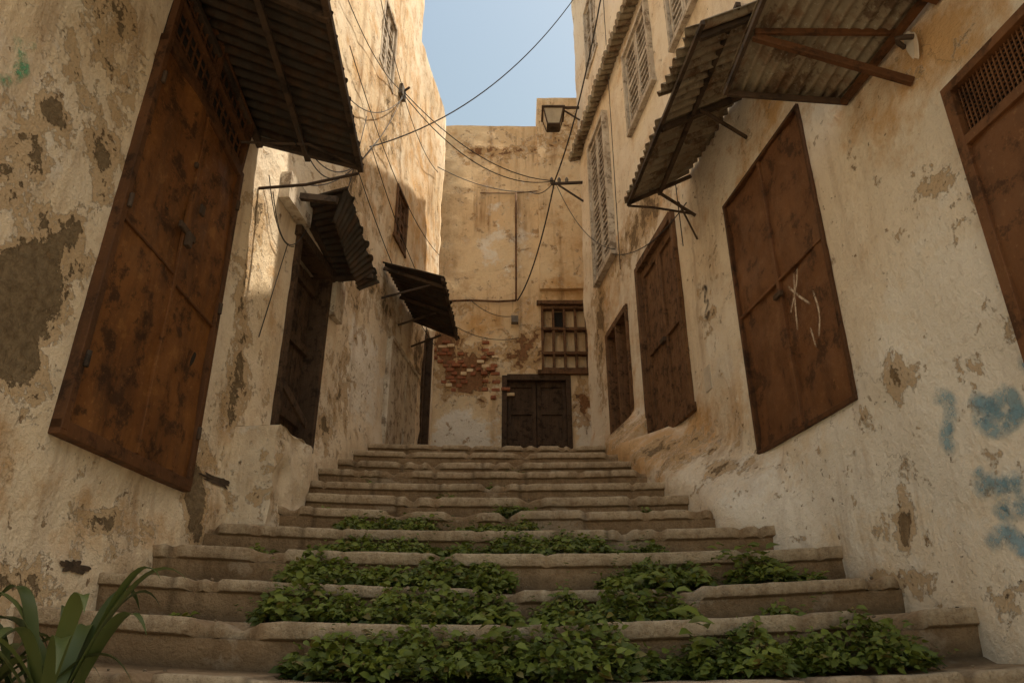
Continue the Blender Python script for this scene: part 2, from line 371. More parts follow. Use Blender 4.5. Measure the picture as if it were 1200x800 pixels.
# ------------------------------------------------------------ doors & windows (children of houses)
def quadmap(W,c):
    def P(u,v,o):
        t=(c[0][0]*(1-u)+c[1][0]*u)*(1-v)+(c[3][0]*(1-u)+c[2][0]*u)*v
        z=(c[0][1]*(1-u)+c[1][1]*u)*(1-v)+(c[3][1]*(1-u)+c[2][1]*u)*v
        return W.P(t,z,o)
    return P
P=quadmap(WL,[(2.74,.865),(3.70,.845),(3.66,2.74),(2.78,2.95)])
mb=MB()
mb.box(P,-.0,1,0,1,-.02,.012,1)
mb.sheet(P,.03,.515,.012,.985,.012,.034,24,46,.024,0,1,4)
mb.sheet(P,.525,.97,.012,.985,.012,.032,24,46,.024,0,2,4)
for (a,b) in ((-.012,.028),(.972,1.012)): mb.box(P,a,b,-.01,1.01,-.02,.052,3)
mb.box(P,-.012,1.012,-.02,.010,-.02,.05,3); mb.box(P,-.012,1.012,.985,1.01,-.02,.05,3)
mb.box(P,.503,.528,.012,.985,.03,.050,0)
mb.box(P,.03,.50,.475,.481,.03,.046,3); mb.box(P,.53,.97,.455,.461,.03,.044,3)
mb.box(P,.44,.60,.60,.618,.045,.062,2); mb.box(P,.505,.545,.565,.605,.055,.082,2)
mb.box(P,.60,.64,.70,.73,.045,.06,2); mb.box(P,.47,.49,.80,.815,.04,.06,2)
for v in (.12,.5,.86):
    mb.tube([P(.02,v,.06),P(.02,v+.035,.06)],.012,2); mb.tube([P(.98,v,.06),P(.98,v+.035,.06)],.012,2)
mb.done('double_metal_door',[M_rust,M_black,M_dark,M_rustF],left,.003)
P=quadmap(WL,[(2.78,2.98),(3.66,2.77),(3.70,3.16),(2.80,3.55)])
mb=MB(); mb.box(P,0,1,0,1,-.02,.004,1)
for (a,b,c,d) in ((0,1,-.01,.05),(0,1,.95,1),(0,.03,.05,.95),(.97,1,.05,.95),(.485,.515,.05,.95),(0,1,.48,.52)): mb.box(P,a,b,c,d,.004,.045,0)
for k in range(1,15): mb.box(P,k/15-.006,k/15+.006,.05,.95,.012,.024,0)
for k in range(1,6): mb.box(P,.03,.97,k/6-.012,k/6+.012,.014,.022,0)
mb.done('transom_grille',[M_rustF,M_black],left,.002)
mb=MB(); P=WL.P
mb.box(P,4.58,5.29,1.43,2.94,-.22,-.16,1)
for k in range(6):
    a=4.64+k*.098; mb.box(P,a,a+.092,1.47,2.88,-.16,-.12+rr(0,.012),0)
for z in (1.62,2.2,2.72): mb.box(P,4.64,5.23,z,z+.07,-.12,-.085,0)
mb.box(P,4.58,4.64,1.43,2.94,-.16,.03,2); mb.box(P,5.235,5.29,1.43,2.94,-.16,.025,2); mb.box(P,4.55,5.32,2.89,2.97,-.1,.045,2)
mb.beam(P(4.66,1.75,.02),P(5.1,1.60,.02),.02,.06,2)
mb.done('plank_door',[M_woodD,M_black,M_woodD],left,.003)
mb=MB(); mb.sheet(P,7.02,7.62,2.0,3.12,-.02,.045,12,20,.012,0,4); mb.sheet(P,7.635,8.1,2.05,3.14,-.02,.05,12,20,.012,0,5)
mb.box(P,6.98,8.13,3.13,3.17,-.02,.065,0); mb.box(P,6.97,7.015,1.95,3.13,-.02,.055,0)
mb.done('pale_panel_door',[M_pale,M_wood],left,.003)
mb=MB(); mb.box(P,8.5,8.92,1.9,4.0,-.32,-.27,0); mb.box(P,8.5,8.54,1.9,4.0,-.27,.02,1); mb.box(P,8.88,8.92,1.9,4,-.27,.02,1)
mb.box(P,8.54,8.72,1.95,3.6,-.2,-.16,1)
mb.done('dark_doorway',[M_black,M_woodD],left,.003)
def louver(W,t0,t1,z0,z1,o,parent,mat,leaves=2,frame=True,name='louvered_shutter'):
    mb=MB(); P=W.P
    mb.box(P,t0,t1,z0,z1,o-.05,o-.025,1)
    if frame:
        for (a,b,c,d) in ((t0-.04,t0,z0-.04,z1+.04),(t1,t1+.04,z0-.04,z1+.04),(t0,t1,z1,z1+.04),(t0-.06,t1+.06,z0-.08,z0-.04)):
            mb.box(P,a,b,c,d,o-.06,o+.05,0)
    w=(t1-t0)/leaves
    for l in range(leaves):
        a=t0+l*w+.006; b=t0+(l+1)*w-.006
        mb.box(P,a,a+.035,z0,z1,o-.02,o+.022); mb.box(P,b-.035,b,z0,z1,o-.02,o+.022)
        for z in (z0,(z0+z1)/2-.025,z1-.05): mb.box(P,a+.035,b-.035,z,z+.05,o-.02,o+.02)
        n=int((z1-z0)/.075)
        for k in range(1,n):
            z=z0+k*(z1-z0)/n
            if abs(z-(z0+z1)/2)<.05 or z>z1-.09: continue
            mb.box(P,a+.034,b-.034,z,z+.034,o-.024,o+.016,0,-.006)
    mb.done(name,[mat,M_woodD],parent,0)
louver(WL,6.93,7.32,4.43,5.02,-.03,left,M_wood)
louver(WL,5.93,6.37,6.03,6.87,-.03,left,M_louv)
louver(WR,6.74,7.40,4.08,5.92,.02,right,M_louv)
louver(WR,5.22,5.91,5.03,5.98,.0,right,M_louv)
louver(WR,4.12,4.68,4.93,5.98,.0,right,M_louv)
louver(WR,6.92,7.38,7.23,8.27,-.02,right,M_louv)
P=WR.P
mb=MB(); mb.box(P,3.23,4.22,1.155,2.90,-.075,-.05,1)
mb.sheet(P,3.24,3.715,1.165,2.89,-.05,-.005,22,40,.022,0,11,4); mb.sheet(P,3.725,4.21,1.165,2.89,-.05,-.008,22,40,.022,0,12,4)
mb.box(P,3.705,3.735,1.165,2.89,-.02,.012,0)
mb.box(P,3.24,4.21,2.03,2.048,-.02,.010,0)
mb.box(P,3.215,4.235,1.135,1.16,-.05,.02,3); mb.box(P,3.215,3.24,1.16,2.90,-.05,.016,3); mb.box(P,4.21,4.235,1.16,2.90,-.05,.016,3); mb.box(P,3.215,4.235,2.885,2.91,-.05,.018,3)
mb.box(P,3.68,3.76,1.93,1.96,.008,.03,2)
mb.done('metal_shutter',[M_rustR,M_black,M_dark,M_rustF],right,.003)
mb=MB(); mb.box(P,1.3,2.25,.9,2.09,-.02,.01,1)
mb.sheet(P,1.33,2.22,.92,1.80,.0,.035,16,20,.014,0,15,4)
for (a,b,c,d) in ((2.215,2.26,.9,2.1),(1.29,1.33,.9,2.1),(1.33,2.215,1.80,1.84),(1.33,2.215,2.06,2.1)): mb.box(P,a,b,c,d,-.02,.05,0)
mb.box(P,1.76,1.79,.9,1.8,.0,.048,0)
for k in range(46):
    a=1.33+k*.0193; mb.box(P,a,a+.005,1.84,2.06,.018,.026,0)
for k in range(11): mb.box(P,1.33,2.215,1.845+k*.02,1.85+k*.02,.012,.02,0)
mb.done('metal_door',[M_rustR,M_black],right,.002)
mb=MB(); mb.box(P,5.1,6.1,1.72,3.47,-.14,-.10,1)
for (a,b) in ((5.15,5.595),(5.605,6.05)):
    mb.sheet(P,a,b,1.78,3.41,-.1,-.03,8,16,.008,0,int(a*10))
    for (c,d,e,f) in ((a,a+.06,1.78,3.41),(b-.06,b,1.78,3.41),(a+.06,b-.06,1.78,1.87),(a+.06,b-.06,2.52,2.60),(a+.06,b-.06,3.32,3.41)):
        mb.box(P,c,d,e,f,-.04,-.01,0)
for (a,b,c,d) in ((5.09,5.15,1.72,3.47),(6.05,6.11,1.72,3.47),(5.15,6.05,3.41,3.49),(5.06,6.12,1.70,1.77)): mb.box(P,a,b,c,d,-.12,.035,0)
mb.box(P,5.55,5.65,2.48,2.52,-.01,.02,2)
mb.done('wooden_shutter',[M_wood,M_black,M_dark],right,.004)
mb=MB(); mb.box(P,6.5,7.25,1.9,3.3,-.16,-.12,1); mb.sheet(P,6.54,7.2,1.95,3.25,-.12,-.09,6,12,.006,0,3)
for (a,b,c,d) in ((6.48,6.54,1.9,3.3),(7.2,7.27,1.9,3.3),(6.54,7.2,3.24,3.31),(6.86,6.89,1.9,3.24)): mb.box(P,a,b,c,d,-.12,.02,0)
mb.done('wooden_door',[M_wood,M_black],right,.003)
mb=MB(); mb.box(P,4.72,4.83,1.75,1.93,-.02,.025,0); mb.done('wall_plaque',[M_white],right,.003)
mb=MB()
for k in range(58):
    a=3.0+k*.088; mb.tube([P(a,6.32,.0),P(a,6.27,.15+rr(-.015,.015))],.042,0,8)
mb.box(P,2.95,8.12,6.36,6.42,-.02,.13,1); mb.done('tile_cornice',[M_corr,M_right],right,.004)
P=WB.P
mb=MB(); mb.box(P,-.12,.80,1.9,3.68,-.14,-.11,1)
for (a,b) in ((-.07,.335),(.345,.75)):
    mb.sheet(P,a,b,1.9,3.63,-.11,-.08,4,10,.006,0,int(a*10))
    for (c,d,e,f) in ((a,a+.06,1.9,3.63),(b-.06,b,1.9,3.63),(a+.06,b-.06,2.7,2.78),(a+.06,b-.06,3.55,3.63),(a+.06,b-.06,3.15,3.2)): mb.box(P,c,d,e,f,-.085,-.055,0)
for (a,b,c,d) in ((-.14,-.07,1.9,3.70),(.75,.82,1.9,3.70),(-.07,.75,3.63,3.72)): mb.box(P,a,b,c,d,-.12,.03,0)
mb.done('double_wooden_door',[M_woodD,M_black],back,.004)
mb=MB(); mb.box(P,.4,1.18,3.75,4.82,-.13,-.07,2)
for k in range(5): mb.box(P,.42+k*.16,.455+k*.16,3.77,4.80,-.06,.02,0)
for z in (3.77,4.02,4.4,4.74): mb.box(P,.42,1.15,z,z+.045,-.06,.03,0)
mb.box(P,.36,1.2,4.80,4.86,-.1,.07,0); mb.box(P,.36,1.2,3.71,3.77,-.1,.07,0)
mb.box(P,.62,.74,4.45,4.72,-.07,-.05,1)
mb.done('lattice_window',[M_wood,M_black,M_back],back,.003)
mb=MB()
for r in range(24):
    z=3.05+r*.06
    for k in range(16):
        x=-1.2+k*.14+(r%2)*.07+rr(-.012,.012)
        nq=1.5*noise.noise(Vector((x*4,z*4,2)))
        q=((x+.62)/.50)**2+((z-3.75)/.42)**2+rr(-.4,.4)+nq
        q2=((x+.2)/.2)**2+((z-3.4)/.18)**2+rr(-.3,.3)+nq
        q3=((x+1.0)/.15)**2+((z-3.9)/.55)**2+rr(-.4,.4)+nq
        if min(q,q2,q3)<.5: mb.box(P,x,x+.125*rr(.5,1.05),z+rr(-.006,.006),z+.042+rr(0,.006),-.05,.008+rr(-.015,.05),1 if R()<.15 else 0)
mb.done('exposed_bricks',[M_brick,M_back],back,.008)
mb=MB()
mb.tube([P(.06,z,.05+.01*math.sin(z*3)) for z in (6.75,6.2,5.6,5.0,4.87)],.014,0)
mb.tube([P(x,4.86+.01*math.sin(x*7),.045) for x in (-1.0,-.6,-.2,.06)],.016,0)
mb.tube([P(-.5,6.76,.04),P(.06,6.75,.05),P(.4,6.8,.04)],.008,0)
mb.box(P,-.01,.09,4.5,4.6,0,.09,1)
mb.done('wall_pipe',[M_wood,M_grey],back)

mb=MB(); mb.dc=(.05,.1,.22,1)
P=WL.P
def stonebox(mb,P,t0,t1,z0,z1,o0,o1,seed,mi=0,amp=.012,n=10):
    mb.sheet(P,t0,t1,z0,z1,o0,o1,n,n,amp,mi,seed,6)
    ids=[]
    for i in range(n+1):
        t=t0+(t1-t0)*i/n
        ids.append([mb.addv(P(t,z1+amp*noise.noise(Vector((t*7,k*1.3,seed))),o0+(o1-o0)*k/4)) for k in range(5)])
    for i in range(n):
        for k in range(4): mb.face([ids[i][k],ids[i+1][k],ids[i+1][k+1],ids[i][k+1]],mi,True)
stonebox(mb,P,4.12,4.66,.7,1.29,-.05,.28,3,0,.03,14)
mb.done('plaster_buttress',[M_left],left,.012)
mb=MB()
def hollow(W,t,z,rt,rz,seed):
    c=mb.addv(W.S(t,z,.006)); ring=[]
    for k in range(40):
        a=2*math.pi*k/40; q=1+.8*noise.noise(Vector((math.cos(a)*1.8,math.sin(a)*1.8,seed)))+.3*noise.noise(Vector((math.cos(a)*6,math.sin(a)*6,seed)))
        ring.append(mb.addv(W.S(t+math.cos(a)*rt*q,z+math.sin(a)*rz*q,.006)))
    for k in range(40): mb.face([c,ring[k],ring[(k+1)%40]],0)
hollow(WL,4.0,.93,.13,.025,1); hollow(WL,3.02,.36,.08,.028,4); hollow(WR,2.86,.18,.07,.016,6)  # flat patches on the wall; the shade inside holes is put into colour
mb.done('painted_hole_shade',[M_hollow],left)

# ------------------------------------------------------------ awnings
def corr(mb,A,B,C,D,pitch=.07,amp=.012,along='AB',mi=0,n2=8,seed=0,sag=.01):
    A,B,C,D=[Vector(p) for p in (A,B,C,D)]
    ln=(B-A).length if along=='AB' else (D-A).length
    n1=max(8,int(ln/pitch*8)); nrm=(B-A).cross(D-A).normalized()
    g=[]
    for i in range(n1+1):
        u=i/n1; row=[]
        for k in range(n2+1):
            v=k/n2
            a,b=(u,v) if along=='AB' else (v,u)
            p=(A*(1-a)+B*a)*(1-b)+(D*(1-a)+C*a)*b
            p=p+nrm*(amp*math.sin(u*ln/pitch*2*math.pi)+sag*noise.noise(p*2.2+Vector((seed,0,0))))
            if k==n2: p=p+((D*(1-a)+C*a)-(A*(1-a)+B*a)).normalized()*.03*noise.noise(Vector((i*.12,seed,3)))
            row.append(mb.addv(p))
        g.append(row)
    for i in range(n1):
        for k in range(n2): mb.face([g[i][k],g[i+1][k],g[i+1][k+1],g[i][k+1]],mi,True)
def wl(t,z,o=0): return WL.P(t,z,o)
def wr(t,z,o=0): return WR.P(t,z,o)
aw=empty('corrugated_awning')
mb=MB()
corr(mb,wl(1.5,3.78,-.01),wl(2.75,3.55,-.01),Vector((-.93,2.75,3.06)),Vector((-.87,1.5,3.11)),.075,.013,seed=1)
corr(mb,wl(2.65,3.53,-.01),wl(3.86,3.19,-.01),Vector((-.99,3.93,3.02)),Vector((-.925,2.65,3.04)),.075,.013,seed=2)
mb.done('corrugated_sheets',[M_corrD],aw,0,.003)
mb=MB()
mb.beam((-1.0,3.92,2.985),(-.88,1.5,3.08),.035,.05); 
mb.beam(wl(3.82,3.15,.0),(-.99,3.88,2.98),.035,.045); mb.beam(wl(2.7,3.46,.0),(-.93,2.72,3.01),.035,.045)
mb.beam(wl(3.85,3.12,.02),wl(2.0,3.62,.02),.04,.04)
mb.beam((-1.35,3.9,3.05),(-1.3,1.7,3.25),.035,.035)
mb.tube([wl(3.95,2.86,0),wl(4.0,2.90,.3),Vector((-1.02,3.95,2.98))],.011,0)
mb.tube([wl(3.6,2.95,.03),wl(3.75,3.02,.4),Vector((-1.0,3.88,2.98))],.010,0)
mb.done('support_frame',[M_dark],aw,.003)
aw=empty('corrugated_awning'); mb=MB()
corr(mb,wl(4.50,3.16,0),wl(5.36,2.95,0),Vector((-1.13,5.42,2.96)),Vector((-1.21,4.42,3.22)),.065,.011,seed=3,sag=.03)
corr(mb,Vector((-1.13,5.42,2.955)),Vector((-1.21,4.42,3.215)),wl(4.55,2.98,.28),wl(5.3,2.80,.25),.065,.009,seed=5,sag=.03)
mb.done('corrugated_sheets',[M_corrD],aw,0,.003)
mb=MB(); mb.beam(wl(4.4,3.12,.0),wl(4.4,3.05,.36),.04,.05); mb.beam(wl(5.3,2.92,0),wl(5.3,2.93,.36),.03,.04)
mb.beam(wl(4.3,3.18,.03),wl(5.45,2.98,.03),.05,.06)
mb.done('support_frame',[M_dark],aw,.003)
mb=MB(); mb.sheet(WL.P,4.22,4.62,2.98,3.2,.0,.08,6,6,.01); mb.sheet(WL.P,5.3,5.5,2.6,2.95,0,.06,6,6,.01)
mb.done('broken_board',[M_pale],left,.004)
aw=empty('corrugated_awning'); mb=MB()
corr(mb,wl(6.6,3.86,0),wl(7.95,3.84,0),Vector((-.64,7.95,3.58)),Vector((-.69,6.5,3.62)),.075,.012,seed=6)
mb.done('corrugated_sheets',[M_corrD],aw,0,.003)
mb=MB(); mb.beam((-.66,7.93,3.56),(-.71,6.52,3.60),.03,.04)
for t in (6.65,7.3,7.9): mb.beam(wl(t,3.80),(-.68+.03*(t-7),t,3.57),.025,.035); mb.beam(wl(t,3.45),(-.85,t,3.6),.02,.02)
mb.done('support_frame',[M_dark],aw,.003)
aw=empty('corrugated_awning'); mb=MB()
corr(mb,wr(1.0,2.62,0),wr(2.86,2.60,0),Vector((1.09,2.93,2.72)),Vector((1.16,1.0,2.78)),.07,.011,'AD',seed=8,n2=16)
mb.done('corrugated_sheets',[M_corr],aw,0,.003)
mb=MB()
mb.beam(wr(2.42,2.31,0),(1.13,2.52,2.68),.028,.036,1); mb.beam(wr(2.42,2.60,.0),(1.13,2.50,2.69),.02,.03,1)
mb.beam((1.10,2.9,2.69),(1.17,1.0,2.74),.02,.03,0); mb.beam(wr(2.83,2.57),(1.11,2.9,2.69),.02,.03,0); mb.beam(wr(1.3,2.57,.03),wr(2.83,2.56,.03),.03,.03,1)
mb.beam(wr(2.05,2.585,.0),(1.14,2.1,2.72),.03,.035,1)
mb.sheet(lambda t,z,o: wr(t,2.57+z*.12+o,z*.55),1.4,2.2,0,1,-.02,-.05,6,4,.01,1)
mb.done('support_frame',[M_dark,M_rustF],aw,.003)
aw=empty('corrugated_awning'); mb=MB()
corr(mb,wr(2.9,3.52,0),wr(3.9,3.52,0),Vector((.98,3.9,3.26)),Vector((1.05,2.9,3.20)),.08,.017,seed=9,sag=.02)
corr(mb,wr(3.8,3.56,0),wr(4.74,3.58,0),Vector((.87,4.72,3.28)),Vector((.97,3.8,3.29)),.08,.017,seed=10,sag=.03)
corr(mb,wr(3.0,3.57,0),wr(3.6,3.57,0),Vector((.93,3.6,3.31)),Vector((.98,3.0,3.27)),.08,.017,seed=12,sag=.03)
mb.done('corrugated_sheets',[M_corr],aw,0,.003)
mb=MB(); mb.beam((.90,4.70,3.25),(1.04,2.9,3.19),.025,.03); mb.beam(wr(4.7,3.52),(.9,4.68,3.25),.02,.03); mb.beam(wr(3.8,3.5),(.98,3.8,3.22),.03,.04); mb.beam(wr(3.0,3.5),(1.04,3.0,3.18),.03,.04)
mb.beam((1.15,4.7,3.35),(1.25,2.9,3.33),.03,.03)
mb.tube([wr(4.75,3.2,0),wr(4.78,3.25,.3),Vector((.9,4.7,3.24))],.010,0)
mb.tube([wr(4.72,2.95,0),wr(4.72,3.28,.12)],.008,0)
for t in (3.0,3.8,4.7): mb.beam(wr(t,3.15),wr(t,3.35,.3),.02,.02)
mb.done('support_frame',[M_dark],aw,.003)

# ------------------------------------------------------------ staircase
def stairs():
    mb=MB(); xs=[-2.6+.026*i for i in range(int(4.9/.026)+1)]
    rows=[]
    prof=[]
    for n in range(-11,12):
        d=D0+n*TRD+rr(-.02,.02); h=H0+n*RIS+rr(-.006,.006)
        joints=sorted([rr(-2.2,2.0) for _ in range(random.choice((3,4,6)))])
        r=RIS; sl=rr(.042,.058)
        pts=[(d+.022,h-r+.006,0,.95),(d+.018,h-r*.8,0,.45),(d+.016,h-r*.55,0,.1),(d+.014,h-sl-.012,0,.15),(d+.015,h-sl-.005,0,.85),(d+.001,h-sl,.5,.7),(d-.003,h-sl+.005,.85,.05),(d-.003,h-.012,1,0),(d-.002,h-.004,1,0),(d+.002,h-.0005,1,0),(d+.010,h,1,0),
             (d+.03,h+.001,.95,0),(d+.1,h-.002,.6,0),(d+.2,h-.002,.4,0),(d+.29,h+.0,.3,.15),(d+TRD-.03,h+.002,.2,.5)]  # last value: painted shade at riser foot, below nosing and tread back
        for p in pts: prof.append((n,p,joints,h))
    yl=D0+12*TRD
    while yl<9.8:
        prof.append((12,(yl,ground(yl)+.0,.3,0),[],ground(yl))); yl+=.08
    for (n,(y,z,e,dk),joints,h) in prof:
        row=[]
        for x in xs:
            s2=min(1.6,abs(x/1.45)**2)
            sag=.045*s2 if n<=11 else .045*s2*max(0,1-(y-6.8)/1.2)
            bow=.05*min(1.6,(x/1.4)**2) if n<12 else 0
            wv=.012*noise.noise(Vector((x*.7,n*3.1,.5)))
            a=.004*noise.noise(Vector((x*7,y*7,z*9)))+.004*noise.noise(Vector((x*21,y*21,z*21)))
            b=.0025*noise.noise(Vector((x*7+40,n*7,3)))+.002*noise.noise(Vector((x*19+9,y*19,z*19)))
            jd=0; sh=0; tl=0
            if n<12:
                blk=0; x0=-2.6
                for q,j in enumerate(joints):
                    if abs(x-j)<.013: jd=1
                    if x>j: blk=q+1; x0=j
                sh=.012*noise.noise(Vector((blk*5.3,n*2.7,1)))
                tl=.010*(x-x0-.4)*noise.noise(Vector((blk*3.1,n*1.7,4)))
            chip=0
            if e>.45 and n<12:
                c=noise.noise(Vector((x*4,n*7.7,2)))+.6*noise.noise(Vector((x*15,n*7.7,5)))
                chip=.08*max(0,c-.22)
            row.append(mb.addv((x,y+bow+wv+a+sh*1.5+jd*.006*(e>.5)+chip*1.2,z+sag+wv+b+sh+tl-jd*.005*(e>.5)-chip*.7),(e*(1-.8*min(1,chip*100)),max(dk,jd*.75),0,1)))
        rows.append(row)
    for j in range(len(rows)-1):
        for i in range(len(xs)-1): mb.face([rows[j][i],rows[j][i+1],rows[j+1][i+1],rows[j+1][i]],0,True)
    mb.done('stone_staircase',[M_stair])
stairs()
mb=MB(); 
mb.hexa([(-.9,7.6,1.5),(6,7.6,1.5),(6,9.6,1.5),(-.9,9.6,1.5),(-.9,7.6,1.95),(6,7.6,1.95),(6,9.6,2.16),(-.9,9.6,2.16)])
mb.done('side_lane',[M_stair])
mb=MB(); i=[mb.addv(p) for p in ((-400,-400,-2.0),(400,-400,-2.0),(400,400,-2.0),(-400,400,-2.0))]; mb.face(i); mb.done('ground',[M_ground])

# ------------------------------------------------------------ vegetation
def leaf(mb,p,d,n,L_,w,c,curl=.15):
    d=d.normalized(); s=d.cross(n)
    if s.length<1e-4: s=Vector((1,0,0))
    s.normalize(); n=s.cross(d)
    pts=[p, p+d*L_*.25+s*w*.42+n*w*.12, p+d*L_*.6+s*w*.40+n*w*.10, p+d*L_*1.0-n*L_*curl, p+d*L_*.6-s*w*.40+n*w*.10, p+d*L_*.25-s*w*.42+n*w*.12, p+d*L_*.5-n*w*.05]
    i=[mb.addv(q,c) for q in pts]
    for (a,b) in ((0,1),(1,2),(2,3),(3,4),(4,5),(5,0)): mb.face([i[6],i[a],i[b]],0,True)
mb=MB()
rowsW=[(0,-.76,.50,.185,1.),(0,.50,1.40,.165,1.),(1,-1.02,.02,.18,1.),(1,.08,.74,.175,.9),(1,1.00,1.13,.10,.7),(2,-1.04,.01,.155,1.),(2,.38,1.24,.13,.85),
 (3,-1.04,.80,.135,1.),(4,-.99,-.40,.14,1.),(4,-.36,.18,.10,.9),(5,-.12,.24,.06,.8),(6,-.5,-.33,.05,.6),(7,-1.04,-.92,.10,.8),(8,-.05,.14,.09,.9),(3,-1.3,-1.22,.05,.4),(5,-1.2,-1.1,.05,.6),(9,.8,.9,.05,.5),(6,.4,.5,.04,.4),(5,.75,.85,.05,.4),(7,-.2,-.1,.04,.4),(2,1.3,1.38,.06,.5),(1,-1.35,-1.28,.05,.5)]
for (n,x0,x1,H,den) in rowsW:
    yr=D0+(n+1)*TRD
    cnt=int((x1-x0)*2900*den)
    for _ in range(cnt):
        x=rr(x0,x1)
        q=noise.noise(Vector((x*2.7,n*4.1,3)))+.7*noise.noise(Vector((x*8,n*4.1,7)))
        edge=min(1,(x-x0)/.10,(x1-x)/.10)
        prof=(.84+.95*q)*(.40+.60*max(0,edge))
        if prof<.22 or R()>.3+prof: continue
        prof=min(prof,1.2)
        dep=R()**1.3; y=yr-.012-dep*.27*prof
        sagz=.045*min(1.6,abs(x/1.45)**2); bow=.05*(x/1.4)**2
        zb=H0+n*RIS+sagz
        hmax=H*prof*(1-.80*dep)+.012
        z=zb+rr(.1,1)*hmax+.03*(R()<.05)
        az=rr(-math.pi,0) if R()<.8 else rr(0,math.pi)
        d=Vector((math.cos(az),math.sin(az),rr(-.5,.6)))
        nn=Vector((rr(-.5,.5),rr(-.9,.1),rr(.3,1)))
        s=rr(.012,.038)*(1 if n<3 else .9)
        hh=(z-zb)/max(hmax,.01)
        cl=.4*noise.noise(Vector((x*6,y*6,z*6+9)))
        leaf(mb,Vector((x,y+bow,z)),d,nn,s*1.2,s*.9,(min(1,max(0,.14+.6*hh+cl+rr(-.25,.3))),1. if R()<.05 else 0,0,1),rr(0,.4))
    for _ in range(int((x1-x0)*28*den)):
        x=rr(x0,x1); base=Vector((x,yr-.06+.05*(x/1.4)**2,H0+n*RIS+.03)); az=rr(-2.9,-.2); ln=rr(.06,.20)
        top=base+Vector((math.cos(az)*ln*.8,math.sin(az)*ln*.6,ln*rr(.2,1)*H/.17))
        for k in range(7):
            p=base.lerp(top,(k+1)/7); a=rr(0,6.3)
            leaf(mb,p,Vector((math.cos(a),math.sin(a),.2)),Vector((0,-.3,1)),rr(.016,.036),rr(.014,.028),(rr(.3,1),0,0,1))
for (x,n,sz) in ((.62,0,.08),(.52,1,.07),(.6,1,.075),(1.12,2,.065),(1.02,2,.055),(.95,2,.05),(-.05,0,.07)):
    yr=D0+(n+1)*TRD-.12; b=Vector((x,yr,H0+n*RIS+.05))
    for k in range(10):
        a=k*2.4; leaf(mb,b+Vector((rr(-.05,.05),rr(-.04,.04),rr(.02,.15))),Vector((math.cos(a),math.sin(a)-.4,rr(-.1,.5))),Vector((0,-.5,1)),sz*rr(.7,1.1),sz*.75,(rr(.6,1),0,0,1),.25)
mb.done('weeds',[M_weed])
mb=MB()
def strap(base,az,ln,w,rise,droop,c):
    n=12; prev=None; d=Vector((math.cos(az),math.sin(az),0)); s=Vector((-math.sin(az),math.cos(az),0))
    for k in range(n+1):
        u=k/n
        p=base+d*(ln*(u*.75))+Vector((0,0,rise*u*(1.6-u)-droop*u**3))
        ww=w*(.45+1.0*math.sin(min(1,u*1.15)*math.pi*.62+.25))*max(.02,(1-u**3.5))*.8
        ids=[mb.addv(p-s*ww+Vector((0,0,ww*.35)),c),mb.addv(p,c),mb.addv(p+s*ww+Vector((0,0,ww*.35)),c)]
        if prev:
            for q in (0,1): mb.face([prev[q],prev[q+1],ids[q+1],ids[q]],0,True)
        prev=ids
B=Vector((-1.16,2.02,-.10))
for (az,ln,w,ri,dr) in ((.15,.30,.022,.54,.02),(.6,.22,.024,.46,.03),(-.4,.26,.022,.38,.06),(1.3,.25,.02,.49,.05),(2.2,.34,.023,.44,.08),(3.0,.42,.024,.39,.10),(3.5,.38,.022,.32,.14),(-1.0,.30,.022,.30,.10),(-1.7,.28,.02,.34,.12),(-2.4,.34,.022,.32,.12),(.3,.26,.02,.24,.1),(-.1,.22,.018,.54,.02),(2.7,.3,.02,.48,.03),(-.8,.2,.022,.44,.05),(1.8,.22,.02,.34,.05),(3.3,.34,.02,.46,.05)):
    strap(B+Vector((rr(-.05,.05),rr(-.04,.04),0)),az,ln*1.15,w*.95,ri,dr,(rr(.1,1),0,0,1))
B=Vector((-1.42,2.1,-.10))
for k in range(30): strap(B+Vector((rr(-.12,.12),rr(-.05,.05),0)),rr(-3.1,3.1),rr(.22,.40),.018,rr(.12,.36),rr(.03,.16),(rr(0,.8),1 if R()<.15 else 0,0,1))
mb.done('strap_leaved_plant',[M_agave])
mb=MB()
def rock(c,r,seed):
    ids=[]; n=6;m=8
    for j in range(n+1):
        th=math.pi*j/n; row=[]
        for i in range(m):
            ph=2*math.pi*i/m; d=Vector((math.sin(th)*math.cos(ph),math.sin(th)*math.sin(ph),math.cos(th)*.75))
            q=1+.45*noise.noise(d*1.6+Vector((seed,0,0)))
            row.append(mb.addv(c+d*r*q))
        ids.append(row)
    for j in range(n):
        for i in range(m): mb.face([ids[j][i],ids[j][(i+1)%m],ids[j+1][(i+1)%m],ids[j+1][i]],0)
for k in range(160):
    n=random.choice([-1,0,1,1,2,2,3,4,5,6,7,8,9,10]); x=rr(-1.7,1.6)
    if R()<.5: x=math.copysign(rr(1.1,1.6),x)
    y=D0+n*TRD+rr(.05,.33)
    rock(Vector((x,y+.05*(x/1.4)**2,H0+n*RIS+.045*min(1.6,abs(x/1.45)**2)+.002)),rr(.003,.009),k*1.7)
for (x,y,z,r) in ((-.98,2.1,-.10,.045),(-.9,2.15,-.11,.035),(-1.02,2.2,-.09,.03)): rock(Vector((x,y,z)),r,x*9)
mb.done('rubble',[M_stone])

